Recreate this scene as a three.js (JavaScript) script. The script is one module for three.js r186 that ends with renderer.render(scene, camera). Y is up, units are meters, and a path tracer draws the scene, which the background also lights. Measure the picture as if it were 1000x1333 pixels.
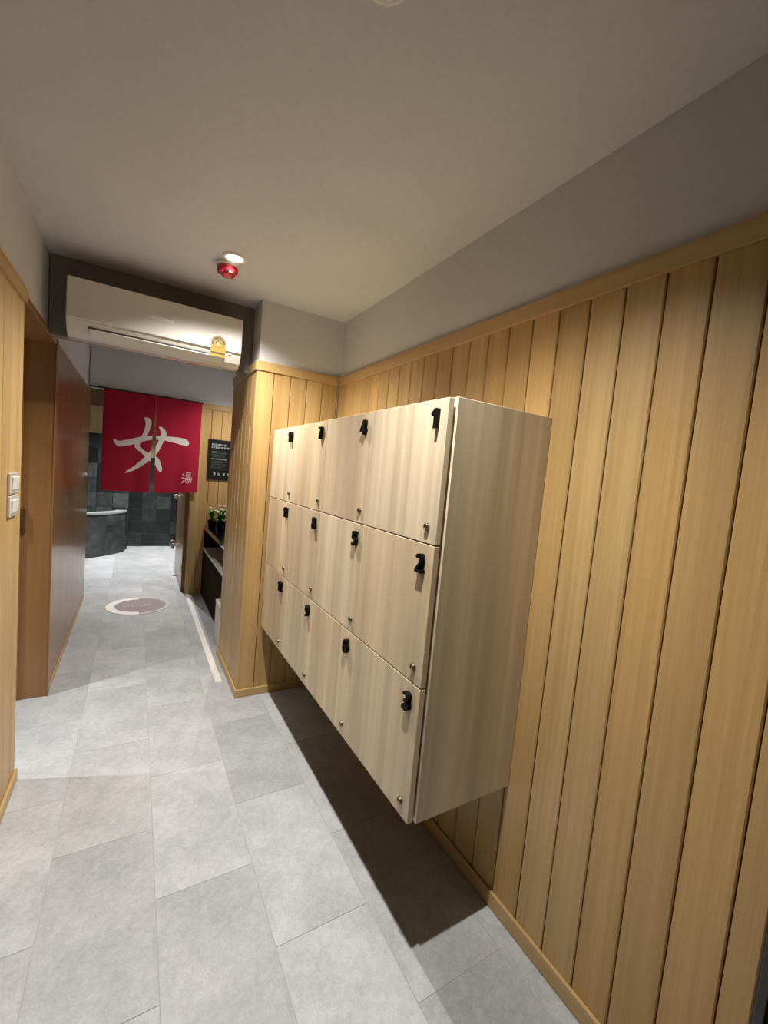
import * as THREE from 'three';
import { RoundedBoxGeometry } from 'three/addons/geometries/RoundedBoxGeometry.js';
import { TextGeometry } from 'three/addons/geometries/TextGeometry.js';
import { FontLoader } from 'three/addons/loaders/FontLoader.js';
import { mergeGeometries } from 'three/addons/utils/BufferGeometryUtils.js';

// ------------------------------------------------------------ camera, exposure
const scene = new THREE.Scene();
scene.background = new THREE.Color(0x000000);
const camera = new THREE.PerspectiveCamera(2 * Math.atan(666.5 / 548.9) * 180 / Math.PI, 1000 / 1333, 0.03, 60);
camera.position.set(0, 1.4, 0);
camera.rotation.set(-0.0783, -0.5355, 0.0900, 'YXZ');
scene.add(camera);
const renderer = new THREE.WebGLRenderer({ antialias: true });
renderer.toneMapping = THREE.LinearToneMapping;
renderer.toneMappingExposure = 1.0;
renderer.shadowMap.enabled = true;

// lamps: [x, z, candela, half cone (rad), penumbra]; fittings are built by downlight() below
const CEIL = 2.35;
const WARM = new THREE.Color(1.0, 0.955, 0.885);
const COOL = new THREE.Color(1.0, 0.98, 0.95);
const LAMPS = [
  { at: [0.372, -0.795], cd: 11.5, angle: 1.07, pen: 1, color: WARM, label: 'round recessed ceiling downlight above the locker bank near corner' },
  { at: [0.352, -2.142], cd: 12, angle: 1.16, pen: 1, color: WARM, label: 'round recessed ceiling downlight beside the red alarm' },
  { at: [0.84, -4.22], cd: 6, angle: 1.15, pen: 1, color: WARM, label: 'round recessed ceiling downlight above the black vanity counter' },
  { at: [0.15, -6.5], cd: 34, angle: 1.0, pen: 1, color: COOL, label: 'round recessed ceiling downlight inside the bath room' },
  { at: [-1.33, -2.51], cd: 11, angle: 0.84, pen: 0.55, color: COOL, label: 'round recessed ceiling downlight in the side room behind the doorway' },
];

// ------------------------------------------------------------ helpers
let seed = 7;
const rnd = () => { seed = (seed * 1664525 + 1013904223) >>> 0; return seed / 4294967296; };
const rr = (a, b) => a + (b - a) * rnd();
const used = {};
function numbered(n) { if (!(n in used)) { used[n] = 0; return n; } used[n]++; return n + '_' + String(used[n]).padStart(3, '0'); }
function mesh(name, geo, mat, parent, pos) {
  const m = new THREE.Mesh(geo, mat); m.name = name; m.castShadow = m.receiveShadow = true;
  if (pos) m.position.set(...pos);
  parent.add(m); return m;
}
function struct(name, geo, mat, pos, label) {
  const m = mesh(numbered(name), geo, mat, scene, pos); m.userData.kind = 'structure';
  if (label) m.userData.label = label;
  return m;
}
function structGroup(name, pos, label) {
  const g = new THREE.Group(); g.name = numbered(name); g.userData.kind = 'structure'; if (label) g.userData.label = label;
  if (pos) g.position.set(...pos); scene.add(g); return g;
}
function thing(name, label, category, pos = [0, 0, 0], group) {
  const g = new THREE.Group(); g.name = numbered(name); g.position.set(...pos);
  g.userData = { label, category }; if (group) g.userData.group = group;
  scene.add(g); return g;
}
// uv in metres; the grain axis runs along v
function uvm(geo, grain = 1, off = [0, 0]) {
  const p = geo.attributes.position, n = geo.attributes.normal, uv = new Float32Array(p.count * 2);
  for (let i = 0; i < p.count; i++) {
    const c = [p.getX(i), p.getY(i), p.getZ(i)], a = [Math.abs(n.getX(i)), Math.abs(n.getY(i)), Math.abs(n.getZ(i))];
    const k = a[0] >= a[1] && a[0] >= a[2] ? 0 : a[1] >= a[2] ? 1 : 2;
    let [u, v] = [0, 1, 2].filter(q => q !== k);
    if (u === grain) [u, v] = [v, u];
    uv[2 * i] = c[u] + off[0]; uv[2 * i + 1] = c[v] + off[1];
  }
  geo.setAttribute('uv', new THREE.BufferAttribute(uv, 2)); return geo;
}
const box = (w, h, d, grain = 1, off) => uvm(new THREE.BoxGeometry(w, h, d), grain, off);
const rbox = (w, h, d, r = 0.003, seg = 2, grain = 1, off) => uvm(new RoundedBoxGeometry(w, h, d, seg, r), grain, off);
function span(x0, x1, y0, y1, z0, z1, grain = 1) { // box between limits, in place
  const g = new THREE.BoxGeometry(Math.abs(x1 - x0), Math.abs(y1 - y0), Math.abs(z1 - z0));
  g.translate((x0 + x1) / 2, (y0 + y1) / 2, (z0 + z1) / 2); return uvm(g, grain);
}
function rspan(x0, x1, y0, y1, z0, z1, r = 0.003, grain = 1) {
  const g = new RoundedBoxGeometry(Math.abs(x1 - x0), Math.abs(y1 - y0), Math.abs(z1 - z0), 2, r);
  g.translate((x0 + x1) / 2, (y0 + y1) / 2, (z0 + z1) / 2); return uvm(g, grain);
}
function place(geo, x, y, z, rx = 0, ry = 0, rz = 0) {
  geo.applyMatrix4(new THREE.Matrix4().compose(new THREE.Vector3(x, y, z), new THREE.Quaternion().setFromEuler(new THREE.Euler(rx, ry, rz)), new THREE.Vector3(1, 1, 1)));
  return geo;
}
// plate of w x h x t, face at +z (t), chamfered around the face: 18 triangles
function plate(w, h, t, ch, grain = 1, off) {
  const ring = (x, y, z) => [[-x, -y, z], [x, -y, z], [x, y, z], [-x, y, z]];
  const A = ring(w / 2, h / 2, 0), B = ring(w / 2, h / 2, t - ch), C = ring(w / 2 - ch, h / 2 - ch, t);
  const v = [], quad = (a, b, c, d) => v.push(...a, ...b, ...c, ...a, ...c, ...d);
  for (let i = 0; i < 4; i++) { const j = (i + 1) % 4; quad(A[i], A[j], B[j], B[i]); quad(B[i], B[j], C[j], C[i]); }
  quad(...C);
  const g = new THREE.BufferGeometry(); g.setAttribute('position', new THREE.Float32BufferAttribute(v, 3)); g.computeVertexNormals();
  return uvm(g, grain, off);
}
// ------------------------------------------------------------ textures
function hash(x, y, s) { let h = (x * 374761393 + y * 668265263 + s * 974634777) | 0; h = Math.imul(h ^ (h >>> 13), 1274126177); return ((h ^ (h >>> 16)) >>> 0) / 4294967295; }
function noise(x, y, px, py, s) { // value noise, periodic in px, py cells
  const xi = Math.floor(x), yi = Math.floor(y), fx = x - xi, fy = y - yi, m = (a, b) => ((a % b) + b) % b;
  const u = fx * fx * (3 - 2 * fx), w = fy * fy * (3 - 2 * fy);
  const a = hash(m(xi, px), m(yi, py), s), b = hash(m(xi + 1, px), m(yi, py), s), c = hash(m(xi, px), m(yi + 1, py), s), d = hash(m(xi + 1, px), m(yi + 1, py), s);
  return (a + (b - a) * u) * (1 - w) + (c + (d - c) * u) * w;
}
function dataTex(W, H, size, fn, srgb = true) {
  const d = new Uint8Array(W * H * 4);
  for (let y = 0; y < H; y++) for (let x = 0; x < W; x++) {
    const c = fn(x / W, y / H), i = (y * W + x) * 4;
    for (let k = 0; k < 3; k++) d[i + k] = Math.max(0, Math.min(255, c[k]));
    d[i + 3] = 255;
  }
  const t = new THREE.DataTexture(d, W, H); t.wrapS = t.wrapT = THREE.RepeatWrapping; t.magFilter = THREE.LinearFilter; t.minFilter = THREE.LinearMipmapLinearFilter; t.generateMipmaps = true;
  if (srgb) t.colorSpace = THREE.SRGBColorSpace;
  t.repeat.set(1 / size[0], 1 / size[1]); t.needsUpdate = true; return t;
}
function woodTex(base, amp, size, s, bands, fine = 1) {
  return dataTex(512, 512, size, (u, v) => {
    const wob = (noise(u * 6, v * 3, 6, 3, s + 9) - .5) * .02;
    const uu = u + wob;
    let k = (noise(uu * bands, v * 2, bands, 2, s) - .5) * 1.1 + (noise(uu * bands * 4, v * 3, bands * 4, 3, s + 1) - .5) * .8 + (noise(uu * bands * 16, v * 8, bands * 16, 8, s + 2) - .5) * .55 * fine;
    k += (noise(u * 256, v * 24, 256, 24, s + 3) - .5) * .35 * fine;
    return base.map((b, i) => b + k * amp * [1, .96, .86][i]);
  });
}
const oakTex = woodTex([188, 157, 106], 17, [0.5, 1.6], 11, 12);
const ashTex = woodTex([212, 195, 167], 34, [1.1, 2.6], 31, 14, 0.45);
const brownTex = woodTex([142, 103, 60], 10, [0.6, 1.6], 51, 10, 0.5);
const darkTex = woodTex([38, 25, 17], 9, [0.5, 1.6], 71, 14);
const tileTex = dataTex(1024, 1024, [1.3, 1.3], (u, v) => {
  let k = (noise(u * 7, v * 7, 7, 7, 1) - .5) * 16 + (noise(u * 22, v * 22, 22, 22, 2) - .5) * 13 + (noise(u * 80, v * 80, 80, 80, 3) - .5) * 12 + (noise(u * 300, v * 300, 300, 300, 4) - .5) * 15;
  return [176 + k, 179 + k, 183 + k];
});
const tileBump = dataTex(512, 512, [0.5, 0.5], (u, v) => { const k = 128 + (noise(u * 30, v * 30, 30, 30, 5) - .5) * 90 + (noise(u * 120, v * 120, 120, 120, 6) - .5) * 120; return [k, k, k]; }, false);
const slateTex = dataTex(512, 512, [1.2, 1.2], (u, v) => {
  const k = (noise(u * 6, v * 6, 6, 6, 21) - .5) * 34 + (noise(u * 20, v * 24, 20, 24, 22) - .5) * 24 + (noise(u * 90, v * 90, 90, 90, 23) - .5) * 14;
  return [54 + k, 59 + k, 58 + k];
});
const wallTex = dataTex(512, 512, [1.1, 1.1], (u, v) => {
  const k = (noise(u * 5, v * 5, 5, 5, 41) - .5) * 5 + (noise(u * 120, v * 120, 120, 120, 42) - .5) * 4;
  return [206 + k, 206 + k, 206 + k];
});
function canvasTex(w, h, draw) {
  const c = document.createElement('canvas'); c.width = w; c.height = h; draw(c.getContext('2d'), w, h);
  const t = new THREE.CanvasTexture(c); t.colorSpace = THREE.SRGBColorSpace; t.magFilter = THREE.LinearFilter; return t;
}
// ------------------------------------------------------------ materials
const std = o => new THREE.MeshStandardMaterial(o);
const phy = o => new THREE.MeshPhysicalMaterial(o);
const M = {
  wall: std({ map: wallTex, roughness: 0.92 }),
  ceiling: std({ map: wallTex, roughness: 0.95, color: 0xffffff }),
  beam: std({ map: wallTex, color: 0xa09b94, roughness: 0.92 }),  // wall paint darkened: the shade around the air conditioner is in this colour
  oak: [0xffffff, 0xf4efe8, 0xfff8ee].map(c => std({ map: oakTex, color: c, roughness: 0.42 })),
  oakTrim: std({ map: oakTex, roughness: 0.4 }),
  groove: std({ map: oakTex, color: 0x6a5238, roughness: 0.8 }),
  brown: phy({ map: brownTex, roughness: 0.32, clearcoat: 0.3, clearcoatRoughness: 0.12 }),
  ash: [0xffffff, 0xf6f2ee, 0xfffaf2].map(c => std({ map: ashTex, color: c, roughness: 0.4 })),
  dark: phy({ map: darkTex, roughness: 0.6, specularIntensity: 0.5 }),
  darkMatt: phy({ map: darkTex, roughness: 0.9, specularIntensity: 0.15 }),
  tile: [0xffffff, 0xf5f5f5, 0xf9f8f6, 0xefefee].map(c => std({ map: tileTex, color: c, roughness: 0.5, bumpMap: tileBump, bumpScale: 0.0006 })),
  grout: std({ color: 0xadaba7, roughness: 0.95 }),
  slate: [0xffffff, 0xc4cccc, 0x868e8c, 0x565e5c].map(c => std({ map: slateTex, color: c, roughness: 0.45 })),
  tub: std({ map: slateTex, roughness: 0.55 }),
  tubRim: std({ color: 0x8a908e, roughness: 0.4 }),
  darkGrout: std({ color: 0x232625, roughness: 0.9 }),
  whitePlastic: phy({ color: 0xd2cfc8, roughness: 0.18, clearcoat: 0.5, clearcoatRoughness: 0.08 }),
  offPlastic: std({ color: 0xd8d5ce, roughness: 0.4 }),
  greyPlastic: std({ color: 0x4a4238, roughness: 0.5 }),
  darkPlastic: std({ color: 0x1a1714, roughness: 0.5 }),
  blackAcrylic: phy({ color: 0x060504, roughness: 0.55, specularIntensity: 0.3 }),
  chrome: std({ color: 0xb9b4a8, metalness: 1, roughness: 0.28 }),
  bronze: std({ color: 0x5a3a1e, roughness: 0.45, metalness: 0.3 }),
  brass: std({ color: 0x7d7464, metalness: 1, roughness: 0.35 }),
  red: phy({ color: 0xb01822, roughness: 0.25, clearcoat: 0.5 }),
  redLens: phy({ color: 0xd84048, roughness: 0.12, clearcoat: 1 }),
  stoneWhite: std({ color: 0xe6e4e0, roughness: 0.45 }),
  blackStone: phy({ color: 0x0d0d0d, roughness: 0.12, clearcoat: 0.6 }),
  shelf: std({ color: 0xe2e3e1, roughness: 0.35 }),
  leaf: std({ color: 0x3c6b2c, roughness: 0.6, side: THREE.DoubleSide }),
  leafLight: std({ color: 0x7fa552, roughness: 0.6, side: THREE.DoubleSide }),
  petal: std({ color: 0xe8e8dc, roughness: 0.7, side: THREE.DoubleSide }),
  lens: std({ color: 0xffffff, emissive: 0xfff2dc, emissiveIntensity: 2.2, roughness: 0.5 }),
  bezel: std({ color: 0xe4e2de, roughness: 0.5 }),
};
// ------------------------------------------------------------ room shell
const XR = 1.085, XL = -0.395, ZB = -4.78, ZC = -2.52, ZC2 = -3.2, XC = 0.571, TRIM0 = 1.955, TRIM1 = 2.008, PITCH = 0.1005;
// floor: bed of grout with separate tiles
const floor = struct('floor', span(-2.6, 2.2, -0.15, -0.0015, 3.4, -7.9), M.grout, null, 'grey stone tile floor laid in running bond');
{
  const TW = 0.3033, TL = 0.6, x0 = 0.103, variants = [];
  for (let i = 0; i < 8; i++) variants.push(plate(TW - 0.0016, TL - 0.0016, 0.009, 0.0006, 1, [rr(0, 3), rr(0, 3)]));
  for (let i = -6; i < 4; i++) {
    const cx = x0 + TW * (i + 0.5), zoff = (Math.abs(i) % 2 === 1) ? -1.68 : -1.38;
    for (let k = -8; k < 12; k++) {
      const z1 = zoff - TL * k, cz = z1 - TL / 2;
      if (cz > 3.1 || cz < -7.8) continue;
      if (cx < -0.7 && cz < -4) continue;
      const t = mesh('tile', variants[Math.floor(rnd() * 8)], M.tile[Math.floor(rnd() * 4)], floor, [cx, -0.009, cz]);
      t.rotation.x = -Math.PI / 2;
    }
  }
}
const ceiling = struct('ceiling', span(-2.6, 2.2, CEIL, CEIL + 0.12, 3.4, -7.9), M.ceiling, null, 'plain pale painted ceiling');
// run of vertical planks: a wall frame with local x along the wall, +z out of it
function planks(parent, len, y0, y1, first, pos, turn, skip) {
  const g = new THREE.Group(); // placement only; planks are added straight to the parent
  g.position.set(...pos); g.rotation.y = turn; g.updateMatrix();
  const put = (w, cx) => {
    const p = mesh('plank', plate(w - 0.0035, y1 - y0, 0.012, 0.0028, 1, [rr(0, 2), rr(0, 2)]), M.oak[Math.floor(rnd() * 3)], parent);
    p.position.set(cx, (y0 + y1) / 2, 0).applyMatrix4(g.matrix); p.quaternion.copy(g.quaternion);
  };
  let a = 0, b = first;
  while (a < len - 0.004) { b = Math.min(b, len); if (b - a > 0.006) put(b - a, (a + b) / 2); a = b; b += PITCH; }
}
// right wall
const wallRight = struct('wall_right', span(XR + 0.0105, XR + 0.14, 0, CEIL, -0.236, -7.7), M.wall, null, 'oak plank wainscot wall under a grey painted band');
mesh('groove_backing', span(XR + 0.008, XR + 0.0108, 0, TRIM0 + 0.02, -0.24, ZC), M.groove, wallRight);
planks(wallRight, ZC * -1 - 0.236, 0.03, TRIM0 + 0.01, 0.0545, [XR + 0.012, 0, -0.236], Math.PI / 2);
// (local +x runs to -z after the quarter turn, +z runs to +x: flip the faces towards the room)
wallRight.children.filter(c => c.name === 'plank').forEach(c => { c.rotation.y = -Math.PI / 2; });
function rail(name, geo, label) { return struct(name, geo, M.oakTrim, null, label); }
rail('trim', rspan(XR - 0.008, XR + 0.0105, TRIM0, TRIM1, -0.236, ZC + 0.0, 0.003, 2), 'oak cap rail along the top of the long plank wall');
rail('baseboard_right', rspan(XR - 0.011, XR, 0, 0.055, -0.236, ZC + 0.0, 0.003, 2), 'oak baseboard along the long plank wall');
// pier (column) between corridor and vanity alcove
const pier = struct('wall_pier', span(XC + 0.0105, XR + 0.01, 0, CEIL, ZC - 0.0105, ZC2), M.wall, null, 'oak clad pier between the lockers and the vanity alcove');
planks(pier, XR - XC, 0.03, TRIM0 + 0.01, 0.101, [XC, 0, ZC - 0.012], 0);
mesh('groove_backing', span(XC + 0.009, XR, 0, TRIM0 + 0.01, ZC - 0.008, ZC - 0.0108), M.groove, pier);
{
  const n0 = pier.children.length;
  planks(pier, ZC - ZC2, 0.03, TRIM0 + 0.01, 0.101, [XC + 0.012, 0, ZC], Math.PI / 2);
  pier.children.slice(n0).forEach(c => { c.rotation.y = -Math.PI / 2; c.position.z = ZC - (ZC - c.position.z); });
  mesh('groove_backing', span(XC + 0.008, XC + 0.0108, 0, TRIM0 + 0.01, ZC - 0.01, ZC2), M.groove, pier);
}
rail('trim', rspan(XC - 0.008, XR - 0.008, TRIM0, TRIM1, ZC + 0.008, ZC - 0.01, 0.003, 0), 'oak cap rail across the front of the pier');
rail('trim', rspan(XC - 0.008, XC + 0.0105, TRIM0, TRIM1, ZC - 0.01, ZC2, 0.003, 2), 'oak cap rail along the corridor side of the pier');
rail('baseboard_pier', rspan(XC - 0.011, XR - 0.011, 0, 0.05, ZC + 0.011, ZC, 0.003, 0), 'oak baseboard across the front of the pier');
rail('baseboard_pier', rspan(XC - 0.011, XC, 0, 0.05, ZC, ZC2, 0.003, 2), 'oak baseboard along the corridor side of the pier');
// far wall with the curtained doorway
const wallFar = struct('wall_far', mergeGeometries([span(0.572, XR + 0.01, 0, CEIL, ZB - 0.0105, ZB - 0.11), span(XL, 0.572, 2.0, CEIL, ZB - 0.0105, ZB - 0.11)]), M.wall, null, 'end wall with the curtained doorway to the bath');
planks(wallFar, XR - 0.572, 0.03, TRIM0 + 0.01, 0.086, [0.572, 0, ZB - 0.012], 0);
mesh('groove_backing', span(0.575, XR, 0, TRIM0 + 0.01, ZB - 0.008, ZB - 0.0108), M.groove, wallFar);
rail('trim', rspan(0.572, XR, TRIM0, TRIM1, ZB + 0.006, ZB - 0.0105, 0.003, 0), 'oak cap rail above the poster');
rail('trim', rspan(0.49, 0.575, 0, 2.0, ZB + 0.012, ZB - 0.11, 0.004, 1), 'oak door casing beside the red curtain');
rail('baseboard_far', rspan(0.575, 0.64, 0, 0.05, ZB + 0.011, ZB, 0.003, 0), 'short oak baseboard between the door casing and the vanity');
// dropped beam that carries the air conditioner
struct('wall_beam', span(XL, XC + 0.01, 1.965, CEIL, -2.72, -2.79), M.beam, null, 'dropped beam behind the air conditioner with shade toned into its grey');
// left side: near plank wall, doorway, flat far panel
const ZN = -2.17, ZJ = -2.905;
const wallLeft = struct('wall_left', span(XL - 0.0105, XL - 0.13, 0, CEIL, 3.3, ZN), M.wall, null, 'oak plank wall that carries the switches');
planks(wallLeft, 3.3 - ZN, 0.03, TRIM0 + 0.0, 0.07, [XL - 0.012, 0, 3.3], Math.PI / 2);
mesh('groove_backing', span(XL - 0.008, XL - 0.0108, 0, TRIM0, 3.3, ZN), M.groove, wallLeft);
mesh('end_panel', rspan(XL + 0.0, XL - 0.13, 0, TRIM0 + 0.01, ZN + 0.002, ZN - 0.012, 0.003), M.oakTrim, wallLeft);
mesh('added_dark_panel', rspan(XL + 0.004, XL - 0.003, 0.052, TRIM0 - 0.007, 3.29, -1.6, 0.002), M.dark, wallLeft);  // added out of view to soak up bounce light near the locker end
rail('trim', rspan(XL + 0.012, XL - 0.0105, TRIM0 - 0.005, TRIM1 - 0.01, 3.3, ZN - 0.004, 0.003, 2), 'oak cap rail along the wall with the switches');
rail('baseboard_left', rspan(XL + 0.011, XL, 0, 0.05, 3.3, ZN - 0.01, 0.003, 2), 'oak baseboard under the switches');
const wallLeftFar = struct('wall_left', mergeGeometries([span(XL - 0.0155, XL - 0.13, 0, CEIL, ZJ - 0.02, ZB - 0.11), span(XL - 0.0105, XL - 0.13, 1.98, CEIL, ZN, ZJ - 0.02), span(XL - 0.0105, XL - 0.0155, 1.98, CEIL, ZJ - 0.02, ZB - 0.11)]), M.wall, null, 'glossy flat brown panel wall leading to the curtain');
mesh('panel', rspan(XL + 0.0, XL - 0.0155, 0, 1.98, ZJ - 0.03, ZB - 0.11, 0.003), M.brown, wallLeftFar);
rail('baseboard_left', rspan(XL + 0.006, XL, 0, 0.035, ZJ - 0.03, ZB, 0.002, 2), 'thin baseboard under the glossy brown panel');
const jamb = structGroup('trim', null, 'brown wooden jamb of the side doorway with a lock strike');
mesh('jamb_board', rspan(XL + 0.006, XL - 0.145, 0, 1.985, ZJ, ZJ - 0.03, 0.003), M.brown, jamb);
mesh('door_stop', rspan(XL - 0.125, XL - 0.145, 0, 1.985, ZJ + 0.014, ZJ, 0.003), M.brown, jamb);
mesh('head_board', rspan(XL + 0.004, XL - 0.145, 1.955, 1.985, ZN - 0.012, ZJ, 0.003, 2), M.brown, jamb);
mesh('casing', rspan(XL + 0.008, XL, 0, 1.985, ZJ + 0.004, ZJ - 0.05, 0.003), M.brown, jamb);
mesh('lock_strike', rspan(XL - 0.108, XL - 0.138, 0.935, 1.07, ZJ + 0.017, ZJ + 0.0, 0.003), M.bronze, jamb);
// side room behind the doorway
struct('wall_side_room', span(-2.45, -2.55, 0, CEIL, -0.9, -4.0), M.wall, null, 'outer wall of the side room');
struct('wall_side_room', span(XL - 0.13, -2.45, 0, CEIL, -0.9, -1.0), M.wall, null, 'near wall of the side room');
struct('wall_side_room', span(XL - 0.13, -2.45, 0, CEIL, -3.9, -4.0), M.wall, null, 'inner wall of the side room');
// corridor end behind the camera, dark doorway on the right
struct('wall_back', span(XL - 0.13, XR + 0.14, 0, CEIL, 3.3, 3.4), M.dark, null, 'unseen end wall of the corridor made dark to cut bounce light');  // unseen; dark finish chosen to keep bounce light off the locker end
struct('wall_right', span(XR, XR + 0.14, 0, CEIL, 0.75, 3.3), M.wall, null, 'plain grey wall past the dark door');
struct('wall_right', span(XR + 0.0, XR + 0.14, 2.05, CEIL, -0.236, 0.75), M.wall, null, 'grey wall band above the dark door');
const darkDoor = struct('door', rspan(XR + 0.075, XR + 0.115, 0, 2.05, -0.235, 0.748, 0.003), M.dark, null, 'dark stained door recessed at the end of the planks');
mesh('handle', place(new THREE.CapsuleGeometry(0.009, 0.12, 4, 10), XR + 0.05, 1.0, 0.62, Math.PI / 2), M.chrome, darkDoor);
// bath room beyond the curtain
const ZW = -7.57;
const bathFar = struct('wall_bath', span(-1.5, 1.0, 0, CEIL, ZW - 0.012, ZW - 0.12), M.wall, null, 'far bath wall of dark slate tiles under oak planks');
{
  mesh('tile_bed', span(-1.5, 1.0, 0, 1.402, ZW - 0.006, ZW - 0.0125), M.darkGrout, bathFar);
  const TS = 0.2, v = [0, 1, 2, 3].map(() => plate(TS - 0.004, TS - 0.004, 0.012, 0.0015, 1, [rr(0, 2), rr(0, 2)]));
  for (let i = 0; i < 11; i++) for (let j = 0; j < 7; j++) {
    if (-1.3 + i * TS > 0.95) continue;
    mesh('slate_tile', v[Math.floor(rnd() * 4)], M.slate[Math.floor(Math.pow(rnd(), 0.7) * 4)], bathFar, [-1.2 + i * TS, 0.1 + j * TS + 0.002, ZW - 0.012]);
  }
  for (let i = 0; i < 12; i++) mesh('plank', plate(0.196, 0.93, 0.012, 0.002, 1, [rr(0, 2), rr(0, 2)]), M.oak[i % 3], bathFar, [-1.3 + 0.2 * i, 1.415 + 0.465, ZW - 0.012]);
}
struct('wall_bath', span(-1.5, -1.6, 0, CEIL, ZB - 0.11, ZW - 0.12), M.wall, null, 'left wall of the bath room');
struct('wall_bath', span(0.95, 1.05, 0, CEIL, ZB - 0.11, ZW - 0.12), M.slate[1], null, 'right wall of the bath room in dark slate');
struct('wall_bath', span(-1.5, XL - 0.13, 0, CEIL, ZB, ZB - 0.11), M.wall, null, 'return wall beside the curtained doorway');
{
  const p = struct('wall_bath', span(-1.5, -0.085, 0, 1.68, -7.3, ZW), M.darkGrout, null, 'tiled pier behind the bath with an oak top band');
  mesh('oak_band', span(-1.5, -0.085, 1.68, 2.06, -7.292, ZW), M.oakTrim, p);
  const v = plate(0.196, 0.206, 0.01, 0.0015);
  for (let i = 0; i < 7; i++) for (let j = 0; j < 8; j++) mesh('slate_tile', v, M.slate[Math.floor(rnd() * 4)], p, [-0.185 - 0.2 * i, 0.105 + 0.21 * j, -7.3]);
}
// open door of the bath room
const bathDoor = structGroup('door', [0.475, 0, ZB - 0.11], 'brown door standing open into the bath room');
mesh('leaf', rspan(-0.02, 0.02, 0.008, 1.98, -0.005, -0.88, 0.003), M.brown, bathDoor);
mesh('knob', place(new THREE.SphereGeometry(0.024, 16, 12), -0.045, 0.96, -0.82), M.offPlastic, bathDoor);
mesh('knob_stem', place(new THREE.CylinderGeometry(0.01, 0.01, 0.04, 12), -0.03, 0.96, -0.82, 0, 0, Math.PI / 2), M.chrome, bathDoor);
mesh('door_stop', mergeGeometries([place(new THREE.CylinderGeometry(0.012, 0.012, 0.05, 12), -0.04, 0.36, -0.85, 0, 0, Math.PI / 2), place(new THREE.TorusGeometry(0.03, 0.008, 8, 16), -0.06, 0.38, -0.85), place(new THREE.SphereGeometry(0.02, 12, 10), -0.055, 0.32, -0.85)]), M.chrome, bathDoor);
mesh('hinge', place(new THREE.CylinderGeometry(0.008, 0.008, 0.09, 10), -0.02, 0.25, -0.004), M.chrome, bathDoor);
// white stone strip along the alcove edge
{ const s = struct('trim', rspan(0.488, 0.528, -0.002, 0.004, -2.75, ZB - 0.0, 0.0015, 2), M.stoneWhite, null, 'white stone strip set in the floor along the vanity alcove'); }

// ------------------------------------------------------------ ceiling fittings
function downlight(L) {
  const t = thing('downlight', L.label, 'ceiling light', [L.at[0], CEIL, L.at[1]], 'recessed ceiling downlights');
  mesh('bezel', new THREE.LatheGeometry([[0.039, -0.001], [0.040, -0.007], [0.046, -0.0085], [0.052, -0.005], [0.053, 0]].map(p => new THREE.Vector2(...p)), 40), M.bezel, t);
  mesh('lens', place(new THREE.CylinderGeometry(0.0395, 0.0395, 0.004, 36), 0, -0.002, 0), M.lens, t);
  const s = new THREE.SpotLight(L.color, L.cd, 0, L.angle, L.pen, 2);
  s.position.set(L.at[0], CEIL - 0.012, L.at[1]); s.target.position.set(L.at[0], 0, L.at[1]);
  s.castShadow = true; s.shadow.radius = 0.8; s.shadow.mapSize.set(2048, 2048); s.shadow.bias = -0.0005;
  scene.add(s); scene.add(s.target); s.name = numbered('downlight_beam'); s.target.name = numbered('beam_target');
}
LAMPS.forEach(downlight);
{ // red alarm
  const t = thing('fire_alarm', 'round red fire alarm beacon on the ceiling', 'fire alarm', [0.338, CEIL, -2.235]);
  const lathe = (pts, m, n) => mesh(n, new THREE.LatheGeometry(pts.map(p => new THREE.Vector2(...p)), 40), m, t);
  lathe([[0.052, 0], [0.053, -0.008], [0.050, -0.014], [0.046, -0.016]], M.bezel, 'base');
  lathe([[0.046, -0.012], [0.049, -0.02], [0.048, -0.034], [0.043, -0.042], [0.036, -0.045], [0.030, -0.044], [0.0, -0.044]].reverse(), M.red, 'housing');
  lathe([[0, -0.062], [0.010, -0.061], [0.019, -0.056], [0.025, -0.048], [0.026, -0.042]], M.redLens, 'lens');
  for (let i = 0; i < 6; i++) { const a = i / 6 * Math.PI * 2 + .3; const r = mesh('rib', rbox(0.008, 0.012, 0.014, 0.003), M.redLens, t, [Math.cos(a) * 0.038, -0.044, Math.sin(a) * 0.038]); r.rotation.y = -a; }
}
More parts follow.
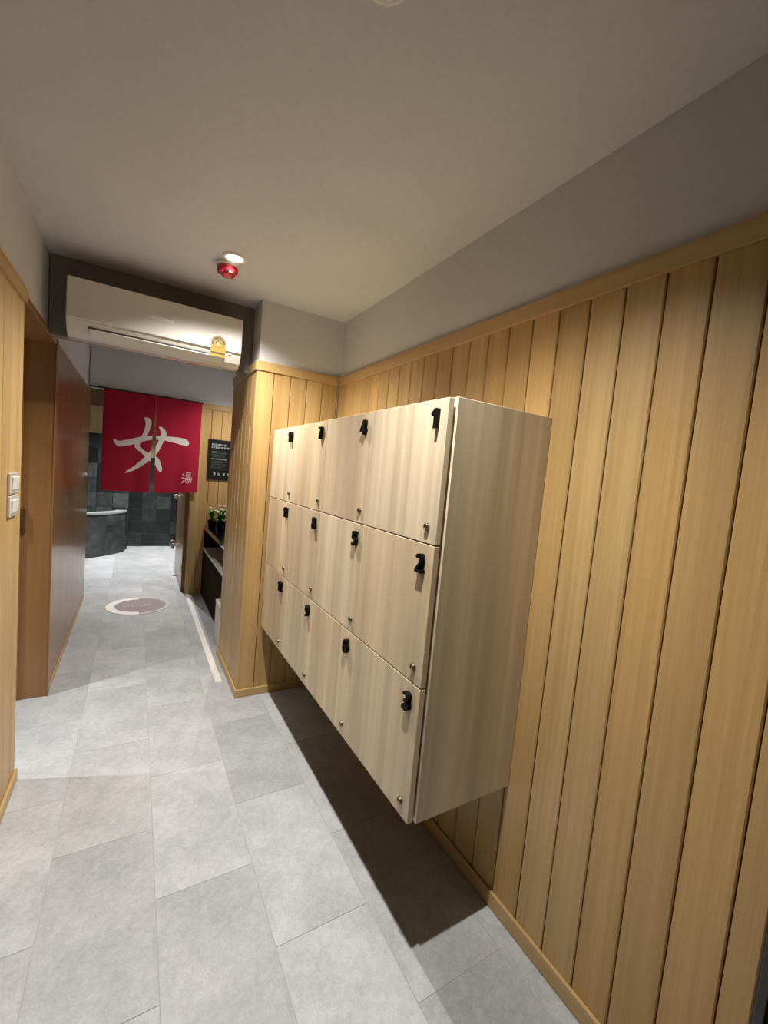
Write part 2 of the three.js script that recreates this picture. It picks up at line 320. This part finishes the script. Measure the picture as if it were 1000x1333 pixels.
// ------------------------------------------------------------ air conditioner
{
  const W = 0.79, t = thing('air_conditioner', 'white wall mounted air conditioner on the grey beam', 'air conditioner', [0.085, 1.945, -2.72]);
  // side profile: z out of the wall, y up from the base
  const prof = [[0, 0.02], [0.05, 0.0], [0.12, 0.0], [0.165, 0.022], [0.188, 0.055], [0.196, 0.07], [0.2, 0.1], [0.2, 0.235], [0.192, 0.256], [0.17, 0.264], [0, 0.264]];
  const sh = new THREE.Shape(prof.map(p => new THREE.Vector2(...p)));
  const g = new THREE.ExtrudeGeometry(sh, { depth: W - 0.012, bevelEnabled: true, bevelThickness: 0.006, bevelSize: 0.004, bevelOffset: -0.004, bevelSegments: 3 });
  // shape x -> z, shape y -> y, depth -> x
  g.applyMatrix4(new THREE.Matrix4().makeBasis(new THREE.Vector3(0, 0, 1), new THREE.Vector3(0, 1, 0), new THREE.Vector3(-1, 0, 0)));
  g.translate((W - 0.012) / 2, 0, 0); mesh('body', g, M.whitePlastic, t);
  mesh('front_panel', rbox(W - 0.004, 0.185, 0.012, 0.005, 3), M.whitePlastic, t, [0, 0.165, 0.2]);
  const slot = mesh('outlet', rbox(W - 0.17, 0.012, 0.012, 0.003), M.greyPlastic, t, [0, 0.047, 0.1795]); slot.rotation.x = 0.62;
  const lou = mesh('louver', rbox(W - 0.18, 0.052, 0.006, 0.0028), M.offPlastic, t, [0, 0.025, 0.168]); lou.rotation.x = 0.98;
  for (let i = 0; i < 9; i++) mesh('intake_slat', rbox(W - 0.06, 0.003, 0.007, 0.001, 1), M.darkPlastic, t, [0, 0.2655, 0.03 + i * 0.0165]);
  mesh('status_lamp', rbox(0.014, 0.006, 0.004, 0.0015), M.offPlastic, t, [W / 2 - 0.06, 0.062, 0.193]);
  // maker's lettering, too faint to read in the picture
  mesh('lettering', plate(0.105, 0.014, 0.0006, 0.0002), std({ roughness: 0.4, map: (() => {
    const x = canvasTex(256, 34, (c, w, h) => { c.fillStyle = '#e6e3dc'; c.fillRect(0, 0, w, h); c.fillStyle = '#b9b5ae'; for (let i = 0; i < 10; i++) { c.fillRect(8 + i * 24, i ? 12 : 6, 5, i ? 18 : 24); c.fillRect(8 + i * 24, i % 2 ? 12 : 24, 16, 4); } });
    x.repeat.set(1 / 0.105, 1 / 0.014); x.offset.set(.5, .5); x.wrapS = x.wrapT = THREE.RepeatWrapping; return x; })() }), t, [0.0, 0.158, 0.2058]);
  // arched gold energy label
  const a = new THREE.Shape(); a.moveTo(-0.038, -0.056); a.lineTo(0.038, -0.056); a.lineTo(0.038, 0.016); a.absarc(0, 0.016, 0.038, 0, Math.PI, false); a.lineTo(-0.038, -0.056);
  const lg = new THREE.ExtrudeGeometry(a, { depth: 0.0007, bevelEnabled: false, curveSegments: 20 }); uvm(lg);
  const lt = canvasTex(256, 360, (c, w, h) => {
    c.fillStyle = '#86691f'; c.fillRect(0, 0, w, h); c.translate(128, 142);
    c.fillStyle = '#241c12'; c.beginPath(); c.arc(0, 0, 112, Math.PI, 0); c.fill(); c.fillRect(-112, 0, 224, 20);
    c.fillStyle = '#8a7338'; c.beginPath(); c.arc(0, 0, 84, Math.PI, 0); c.fill(); c.fillRect(-84, 0, 168, 20);
    c.fillStyle = '#30271a'; c.beginPath(); c.arc(0, 0, 56, Math.PI, 0); c.fill();
    c.fillStyle = '#a68d45'; c.beginPath(); c.arc(0, -6, 34, 0, 7); c.fill();
    for (let i = 0; i < 9; i++) { const q = Math.PI + i / 8 * Math.PI; c.save(); c.rotate(q); c.fillStyle = '#a68d45'; c.fillRect(88, -5, 20, 10); c.restore(); }
    c.fillStyle = '#84691e'; c.fillRect(-118, 30, 236, 130); c.fillStyle = '#6a5524'; c.fillRect(-100, 46, 200, 7); c.fillRect(-100, 70, 130, 7); c.fillRect(-100, 94, 200, 7); c.fillStyle = '#403212'; c.fillRect(-118, 140, 236, 36);
  });
  lt.repeat.set(1 / 0.076, 1 / 0.110); lt.offset.set(0.5, 0.056 / 0.110);
  mesh('energy_label', lg, std({ map: lt, roughness: 0.35 }), t, [0.272, 0.089, 0.2061]);
}
// ------------------------------------------------------------ locker bank
{
  const X0 = 0.688, XB = XR - 0.001, Z0 = -0.876, Z1 = -2.505, Y0 = 0.44, Y1 = 1.63, TH = 0.018, XF = X0 + TH + 0.009;
  const t = thing('locker_bank', 'wall hung bank of twelve numbered pale wood lockers', 'lockers', [(X0 + XB) / 2, Y0, Z0]);
  const ox = (X0 + XB) / 2, P = (x0, x1, y0, y1, z0, z1, r = 0.0015) => { const g = rspan(x0, x1, y0, y1, z0, z1, r); g.translate(-ox, -Y0, -Z0); return g; };
  mesh('side_panel', P(XF, XB, Y0, Y1, Z0, Z0 - TH), M.ash[0], t);
  mesh('side_panel', P(XF, XB, Y0, Y1, Z1 + TH, Z1), M.ash[0], t);
  mesh('top_panel', P(XF, XB, Y1 - TH, Y1, Z0 - TH, Z1 + TH), M.ash[0], t);
  mesh('darkened_bottom_panel', P(XF, XB, Y0, Y0 + TH, Z0 - TH, Z1 + TH), M.dark, t);  // underside coloured dark to deepen the shadow below the lockers
  mesh('back_panel', P(XB - 0.006, XB, Y0 + TH, Y1 - TH, Z0 - TH, Z1 + TH), M.ash[0], t);
  const ZD0 = Z0 - 0.004, ZD1 = Z1 + 0.002, cw = (ZD0 - ZD1) / 4, ys = [Y1 - 0.003, 1.234, 0.838, Y0 + 0.002];
  for (let i = 1; i < 4; i++) mesh('divider', P(XF + 0.002, XB - 0.006, Y0 + TH, Y1 - TH, ZD0 - cw * i + 0.008, ZD0 - cw * i - 0.008), M.ash[0], t);
  for (let j = 1; j < 3; j++) mesh('shelf', P(XF + 0.003, XB - 0.006, ys[j] - 0.008, ys[j] + 0.008, Z0 - TH, Z1 + TH), M.ash[0], t);
  const font = await new FontLoader().loadAsync('fonts/droid/droid_sans_bold.typeface.json');
  const lockG = mergeGeometries([place(new THREE.CylinderGeometry(0.0095, 0.0105, 0.007, 24), 0, 0, 0.0035, Math.PI / 2), place(new THREE.TorusGeometry(0.0075, 0.0016, 6, 20), 0, 0, 0.007)]);
  const slotG = rbox(0.0022, 0.009, 0.002, 0.0006, 1);
  for (let c = 0; c < 4; c++) for (let r = 0; r < 3; r++) {
    const za = ZD0 - cw * c - 0.001, zb = ZD0 - cw * (c + 1) + 0.001, ya = ys[r] - 0.0018, yb = ys[r + 1] + 0.0018;
    const dg = rbox(za - zb, ya - yb, TH, 0.0016, 2, 1, [rr(0, 3), rr(0, 3)]);
    const d = mesh('door', dg, M.ash[(c + r * 2) % 3], t); // local +z is the face
    d.rotation.y = -Math.PI / 2; d.position.set(X0 + TH / 2 - ox, (ya + yb) / 2 - Y0, (za + zb) / 2 - Z0);
    const n = String(c * 3 + r + 1); d.userData.label = 'pale wood locker door numbered ' + n;
    const tg = new TextGeometry(n, { font, size: 0.052, depth: 0.014, curveSegments: 6, bevelEnabled: false });
    tg.computeBoundingBox(); const bb = tg.boundingBox; tg.scale(n.length > 1 ? 0.72 : 0.92, 1, 1); tg.computeBoundingBox();
    const b2 = tg.boundingBox, w = za - zb, h = ya - yb;
    const num = mesh('number', tg, M.blackAcrylic, d, [w / 2 - 0.032 - b2.max.x, h / 2 - 0.027 - b2.max.y, TH / 2 + 0.0002]); num.userData.label = 'raised black number ' + n;
    const lk = mesh('lock', lockG, M.brass, d, [w / 2 - 0.04, -h / 2 + 0.045, TH / 2]);
  }
}
// ------------------------------------------------------------ switches on the left wall
[[1.262, 'upper white switch plate with three rockers on the plank wall'], [1.178, 'lower white switch plate with three rockers on the plank wall']].forEach(([y, label]) => {
  const t = thing('light_switch', label, 'light switch', [XL, y, -2.035], 'switch plates beside the side doorway');
  t.rotation.y = Math.PI / 2;
  mesh('plate', rbox(0.125, 0.076, 0.01, 0.003, 2), M.whitePlastic, t, [0, 0, 0.005]);
  for (let i = -1; i < 2; i++) mesh('rocker', rbox(0.026, 0.048, 0.006, 0.002, 2), M.offPlastic, t, [i * 0.032, 0, 0.0115]).rotation.x = 0.06;
});
{ // small white knob near the end of the brown panel
  const t = thing('door_bell', 'small white round push button on the glossy brown panel', 'push button', [XL, 1.209, -4.44]);
  mesh('rose', place(new THREE.CylinderGeometry(0.022, 0.024, 0.008, 20), 0.004, 0, 0, 0, 0, Math.PI / 2), M.offPlastic, t);
  mesh('button', place(new THREE.SphereGeometry(0.017, 16, 12), 0.016, 0, 0), M.whitePlastic, t);
}
// ------------------------------------------------------------ red doorway curtain
{
  const X0 = -0.287, X1 = 0.552, YT = 2.0, YB = 1.055, ZN_ = ZB + 0.045;
  const t = thing('noren_curtain', 'split red doorway curtain painted with a large white character', 'curtain', [0, 0, ZN_]);
  const W = X1 - X0, H = YT - YB, CW = 1024, CH = Math.round(1024 * H / W);
  const s1 = [[0.038, 1.778], [0.081, 1.784], [0.114, 1.750], [0.100, 1.676], [0.070, 1.583], [0.028, 1.529], [0.010, 1.504], [0.055, 1.460], [0.110, 1.432], [0.145, 1.424], [0.181, 1.406], [0.209, 1.340], [0.222, 1.279], [0.202, 1.260], [0.176, 1.286], [0.153, 1.346], [0.108, 1.359], [0.047, 1.425], [-0.017, 1.474], [-0.031, 1.505], [0.003, 1.553], [0.040, 1.613], [0.061, 1.693], [0.058, 1.748]];
  const s2 = [[0.173, 1.714], [0.219, 1.698], [0.246, 1.651], [0.238, 1.605], [0.206, 1.533], [0.174, 1.450], [0.108, 1.370], [0.042, 1.308], [-0.033, 1.251], [-0.098, 1.226], [-0.094, 1.240], [-0.034, 1.290], [0.039, 1.369], [0.104, 1.454], [0.161, 1.528], [0.187, 1.609], [0.195, 1.655], [0.174, 1.697]];
  const s3 = [[-0.203, 1.541], [-0.183, 1.541], [-0.155, 1.523], [-0.063, 1.556], [0.031, 1.595], [0.118, 1.612], [0.237, 1.621], [0.361, 1.620], [0.419, 1.610], [0.452, 1.579], [0.439, 1.535], [0.396, 1.544], [0.301, 1.567], [0.219, 1.580], [0.139, 1.581], [0.042, 1.547], [-0.052, 1.503], [-0.135, 1.476], [-0.167, 1.478], [-0.187, 1.508]];
  const tex = canvasTex(CW, CH, c => {
    c.fillStyle = '#aa072e'; c.fillRect(0, 0, CW, CH);
    for (let i = 0; i < 5000; i++) { c.fillStyle = rnd() < .5 ? 'rgba(110,0,20,0.25)' : 'rgba(165,20,50,0.2)'; rnd() < .5 ? c.fillRect(rnd() * CW, rnd() * CH, 14, 1) : c.fillRect(rnd() * CW, rnd() * CH, 1, 14); }
    const X = x => (x - X0) / W * CW, Y = y => (YT - y) / H * CH;
    c.fillStyle = '#efe6e0';
    for (const s of [s1, s2, s3]) { // smooth closed outline through the mid points
      c.beginPath(); const n = s.length, mid = i => [(s[i % n][0] + s[(i + 1) % n][0]) / 2, (s[i % n][1] + s[(i + 1) % n][1]) / 2];
      c.moveTo(X(mid(0)[0]), Y(mid(0)[1]));
      for (let i = 1; i <= n; i++) { const m = mid(i); c.quadraticCurveTo(X(s[i % n][0]), Y(s[i % n][1]), X(m[0]), Y(m[1])); }
      c.fill();
    }
    // small character at the lower right
    c.strokeStyle = '#f3dfe0'; c.lineCap = 'round'; c.lineJoin = 'round';
    const st = (w, ...p) => { c.lineWidth = w; c.beginPath(); p.forEach(([x, y], i) => i ? c.lineTo(X(x), Y(y)) : c.moveTo(X(x), Y(y))); c.stroke(); };
    st(11, [0.406, 1.248], [0.418, 1.236]); st(11, [0.400, 1.212], [0.412, 1.202]); st(11, [0.402, 1.158], [0.420, 1.188]);
    st(8, [0.440, 1.262], [0.440, 1.222], [0.474, 1.224], [0.474, 1.264], [0.440, 1.262]); st(7, [0.440, 1.243], [0.474, 1.244]);
    st(8, [0.426, 1.208], [0.488, 1.212]); st(8, [0.446, 1.206], [0.430, 1.178]); st(8, [0.440, 1.194], [0.486, 1.196], [0.484, 1.160], [0.474, 1.156]); st(7, [0.460, 1.192], [0.440, 1.160]); st(7, [0.472, 1.192], [0.456, 1.156]);
  });
  const mat = phy({ map: tex, roughness: 0.95, side: THREE.DoubleSide, transmission: 0.12, thickness: 0, sheen: 0.3, sheenColor: new THREE.Color(0x501018), sheenRoughness: 0.8 });
  const smooth = (a, b, v) => { const q = Math.min(1, Math.max(0, (v - a) / (b - a))); return q * q * (3 - 2 * q); };
  const slit = v => 0.142 - 0.012 * v, gap = v => 0.001 + 0.034 * smooth(0.08, 0.5, v) + 0.004 * v;
  function panel(xa, xb, ph) {
    const nx = 26, ny = 30, p = [], uv = [], idx = [];
    for (let j = 0; j <= ny; j++) for (let i = 0; i <= nx; i++) {
      const v = j / ny, u = i / nx, a = xa(v), b = xb(v), x = a + (b - a) * u, y = YT - H * v + (ph > 1 ? 0.03 * u * v : 0.005 * v);
      const z = (Math.sin(u * 7 + ph) * 0.008 + Math.sin(u * 15 + ph * 2) * 0.003) * v;
      p.push(x, y, z); uv.push((x - X0) / W, 1 - v);
    }
    for (let j = 0; j < ny; j++) for (let i = 0; i < nx; i++) { const q = j * (nx + 1) + i; idx.push(q, q + nx + 1, q + 1, q + 1, q + nx + 1, q + nx + 2); }
    const g = new THREE.BufferGeometry(); g.setAttribute('position', new THREE.Float32BufferAttribute(p, 3)); g.setAttribute('uv', new THREE.Float32BufferAttribute(uv, 2)); g.setIndex(idx); g.computeVertexNormals(); return g;
  }
  mesh('cloth_panel', panel(v => X0 + 0.003 * v, v => slit(v) - gap(v) / 2, 0.4), mat, t);
  mesh('cloth_panel', panel(v => slit(v) + gap(v) / 2, v => X1 - 0.004 * v, 1.7), mat, t);
  mesh('rod', place(new THREE.CylinderGeometry(0.008, 0.008, 0.96, 14), 0.085, 2.0, -0.004, 0, 0, Math.PI / 2), M.darkPlastic, t);
}
// ------------------------------------------------------------ poster
{
  const t = thing('wall_poster', 'black framed notice with rows of pale print on the oak planks', 'poster', [0.79, 1.44, ZB]);
  mesh('frame', rbox(0.31, 0.425, 0.012, 0.003), M.darkPlastic, t, [0, 0, 0.006]);
  const tex = canvasTex(512, 704, (c, w, h) => {
    c.fillStyle = '#12100f'; c.fillRect(0, 0, w, h);
    const row = (x, y, len, hh, col) => { c.fillStyle = col; let q = x; while (q < x + len) { const l = 14 + rnd() * 40; c.fillRect(q, y, Math.min(l, x + len - q), hh); q += l + 9; } };
    row(40, 60, 250, 34, '#8d918f'); row(40, 110, 330, 34, '#8d918f');
    for (let i = 0; i < 4; i++) row(46, 196 + i * 30, 210 + rnd() * 90, 12, '#56605f');
    row(46, 326, 270, 22, '#838886');
    for (let i = 0; i < 6; i++) row(46, 372 + i * 28, 180 + rnd() * 130, 12, '#4c5655');
    for (let i = 0; i < 5; i++) { c.strokeStyle = '#d6d6d0'; c.lineWidth = 9; c.beginPath(); const x = 110 + i * 84, y = 610; i % 2 ? c.arc(x, y, 17, 0, 5) : (c.moveTo(x - 18, y - 14), c.lineTo(x + 16, y - 14), c.lineTo(x - 6, y + 18), c.lineTo(x + 18, y + 4)); c.stroke(); }
  });
  tex.repeat.set(1 / 0.29, 1 / 0.405); tex.offset.set(.5, .5); tex.wrapS = tex.wrapT = THREE.RepeatWrapping;
  mesh('print', plate(0.289, 0.404, 0.0012, 0.0003), std({ map: tex, roughness: 0.3 }), t, [0, 0, 0.0122]);
}
// ------------------------------------------------------------ vanity counter in the alcove
{
  const t = thing('vanity_counter', 'dark vanity counter with black stone top and open pale shelf', 'counter', [0.86, 0, -4.0]);
  const X0 = 0.64 - 0.86, X1 = XR - 0.86, za = -4.775 + 4.0, zb = -3.22 + 4.0;
  mesh('worktop', rspan(X0, X1, 0.70, 0.74, za, zb, 0.003), M.blackStone, t);
  mesh('end_panel', span(X0 + 0.004, X1, 0.505, 0.70, za, za + 0.02), M.blackStone, t);
  mesh('end_panel', span(X0 + 0.004, X1, 0.505, 0.70, zb - 0.02, zb), M.blackStone, t);
  mesh('shelf', rspan(X0, X1, 0.48, 0.505, za, zb, 0.002), M.shelf, t);
  mesh('back_panel', span(X1 - 0.02, X1, 0.505, 0.70, za + 0.02, zb - 0.02), M.blackStone, t);
  mesh('front_panel', rspan(X0, X0 + 0.02, 0.01, 0.478, za, zb, 0.002), M.darkMatt, t);
  mesh('carcass', span(X0 + 0.02, X1, 0.01, 0.478, za + 0.001, zb - 0.001), M.dark, t);
}
function leafGeo(L, w) { // bent pointed leaf growing along +y
  const s = [], n = 5, idx = [];
  for (let i = 0; i <= n; i++) { const q = i / n, ww = w * Math.sin(Math.PI * Math.min(1, q * 0.9 + 0.08)), b = q * q * L * 0.3; s.push(-ww / 2, q * L, b, 0, q * L, b - ww * 0.15, ww / 2, q * L, b); }
  for (let i = 0; i < n; i++) for (const k of [0, 1]) { const a = i * 3 + k; idx.push(a, a + 1, a + 3, a + 1, a + 4, a + 3); }
  const g = new THREE.BufferGeometry(); g.setAttribute('position', new THREE.Float32BufferAttribute(s, 3)); g.setIndex(idx); g.computeVertexNormals(); return g;
}
[[0.69, -4.60, 'small flowering plant in a black pot at the front edge of the counter'], [0.80, -4.66, 'small flowering plant in a black pot set back below the poster'], [0.75, -4.46, 'small flowering plant in a black pot in front of the other two pots']].forEach(([x, z, label]) => {
  const t = thing('potted_plant', label, 'potted plant', [x, 0.74, z], 'flowering plants on the vanity counter');
  mesh('pot', new THREE.LatheGeometry([[0, 0], [0.036, 0], [0.045, 0.07], [0.048, 0.075], [0.043, 0.075], [0.04, 0.062], [0, 0.062]].map(p => new THREE.Vector2(...p)), 24), M.blackAcrylic, t);
  const parts = { leafD: [], leafL: [], pet: [] };
  for (let i = 0; i < 44; i++) {
    const a = rnd() * 6.283, tilt = rr(0.15, 1.25), g = leafGeo(rr(0.05, 0.085), rr(0.018, 0.03));
    place(g, 0, 0, 0, tilt, 0, 0); place(g, 0, 0.065 + rr(0, 0.075), 0, 0, a, 0);
    (rnd() < 0.55 ? parts.leafD : parts.leafL).push(g);
  }
  for (let i = 0; i < 6; i++) {
    const a = rnd() * 6.283, r = rr(0.01, 0.055), y = rr(0.15, 0.215);
    for (let k = 0; k < 5; k++) { const g = leafGeo(0.02, 0.014); place(g, 0, 0, 0, 1.1, 0, 0); place(g, Math.cos(a) * r, y, Math.sin(a) * r, 0, k * 1.257, 0); parts.pet.push(g); }
    parts.leafD.push(uv0(place(new THREE.CylinderGeometry(0.0015, 0.0015, y - 0.06, 5, 1), Math.cos(a) * r * .8, (y + 0.06) / 2, Math.sin(a) * r * .8)));
  }
  mesh('foliage', mergeGeometries(parts.leafD.map(strip)), M.leaf, t).userData.kind = 'stuff';
  mesh('young_foliage', mergeGeometries(parts.leafL.map(strip)), M.leafLight, t).userData.kind = 'stuff';
  mesh('flowers', mergeGeometries(parts.pet.map(strip)), M.petal, t).userData.kind = 'stuff';
});
function uv0(g) { return g; }
function strip(g) { const q = g.index ? g.toNonIndexed() : g; q.deleteAttribute('uv'); return q; }
{ // white bin behind the pier
  const t = thing('waste_bin', 'narrow white waste bin against the vanity beside the pier', 'bin', [0.607, 0, -3.36]);
  mesh('bucket', rbox(0.054, 0.31, 0.2, 0.008, 3), M.offPlastic, t, [0, 0.155, 0]);
  mesh('lid', rbox(0.058, 0.025, 0.206, 0.008, 3), M.whitePlastic, t, [0, 0.322, 0]);
}
// ------------------------------------------------------------ round floor sign
{
  const tex = canvasTex(512, 512, (c, w) => {
    c.fillStyle = '#9c9697'; c.fillRect(0, 0, w, w); c.translate(256, 256);
    c.fillStyle = '#c4c2c1'; c.beginPath(); c.arc(0, 0, 254, 0, 7); c.fill();
    c.fillStyle = '#97898c'; c.beginPath(); c.arc(0, 0, 222, 0, 7); c.fill();
    c.fillStyle = '#efecea'; c.beginPath(); c.arc(0, 0, 254, Math.PI / 2, Math.PI * 1.5); c.arc(0, 0, 186, Math.PI * 1.5, Math.PI / 2, true); c.fill();
    c.fillStyle = '#8f8084'; c.beginPath(); c.arc(0, 0, 186, 0, 7); c.fill();
    c.fillStyle = '#b5abad'; for (let i = 0; i < 7; i++) { c.fillRect(-120 + i * 34, -22, 8, 40); c.fillRect(-120 + i * 34, i % 2 ? -22 : 10, 24, 8); }
  });
  const g = new THREE.CylinderGeometry(0.265, 0.267, 0.003, 64); uvm(g);
  tex.repeat.set(1 / 0.534, -1 / 0.534); tex.offset.set(.5, .5); tex.wrapS = tex.wrapT = THREE.RepeatWrapping;
  const m = mesh(numbered('floor_sign'), g, std({ map: tex, roughness: 0.5 }), scene, [0.065, 0.0016, -4.49]);
  m.userData = { label: 'round mauve floor mat with a white half ring before the curtain', category: 'floor mat' };
}
// ------------------------------------------------------------ bath tub
{
  const t = thing('bath_tub', 'curved slate clad bath tub with a pale rim', 'bath tub', [-0.7, 0, -6.9]);
  const c = new THREE.CatmullRomCurve3([[-0.106, -7.255], [-0.109, -7.19], [-0.14, -7.11], [-0.216, -6.98], [-0.36, -6.82], [-0.506, -6.71], [-0.75, -6.63], [-1.1, -6.6], [-1.48, -6.59]].map(p => new THREE.Vector3(p[0] + 0.7, 0, p[1] + 6.9)));
  const pts = c.getPoints(48), sh = (o, n) => pts.map((p, i) => { const a = pts[Math.max(0, i - 1)], b = pts[Math.min(48, i + 1)], d = new THREE.Vector3().subVectors(b, a).normalize(); return new THREE.Vector2(p.x - d.z * o * n, -(p.z + d.x * o * n)); });
  const ring = (a, b) => new THREE.Shape([...sh(a, 1), ...sh(b, 1).reverse()]);
  const ext = (s, d, y) => { const g = new THREE.ExtrudeGeometry(s, { depth: d, bevelEnabled: false }); g.rotateX(-Math.PI / 2); g.translate(0, y, 0); return uvm(g); };
  mesh('wall', ext(ring(0, 0.12), 0.575, 0), M.tub, t);
  mesh('rim', ext(ring(-0.008, 0.128), 0.025, 0.575), M.tubRim, t);
  const inner = sh(0.12, 1); const ws = new THREE.Shape([...inner, new THREE.Vector2(-0.78, 0.365)]);
  mesh('water', ext(ws, 0.02, 0.46), phy({ color: 0x9fb8b6, roughness: 0.08 }), t);
}
renderer.render(scene, camera);
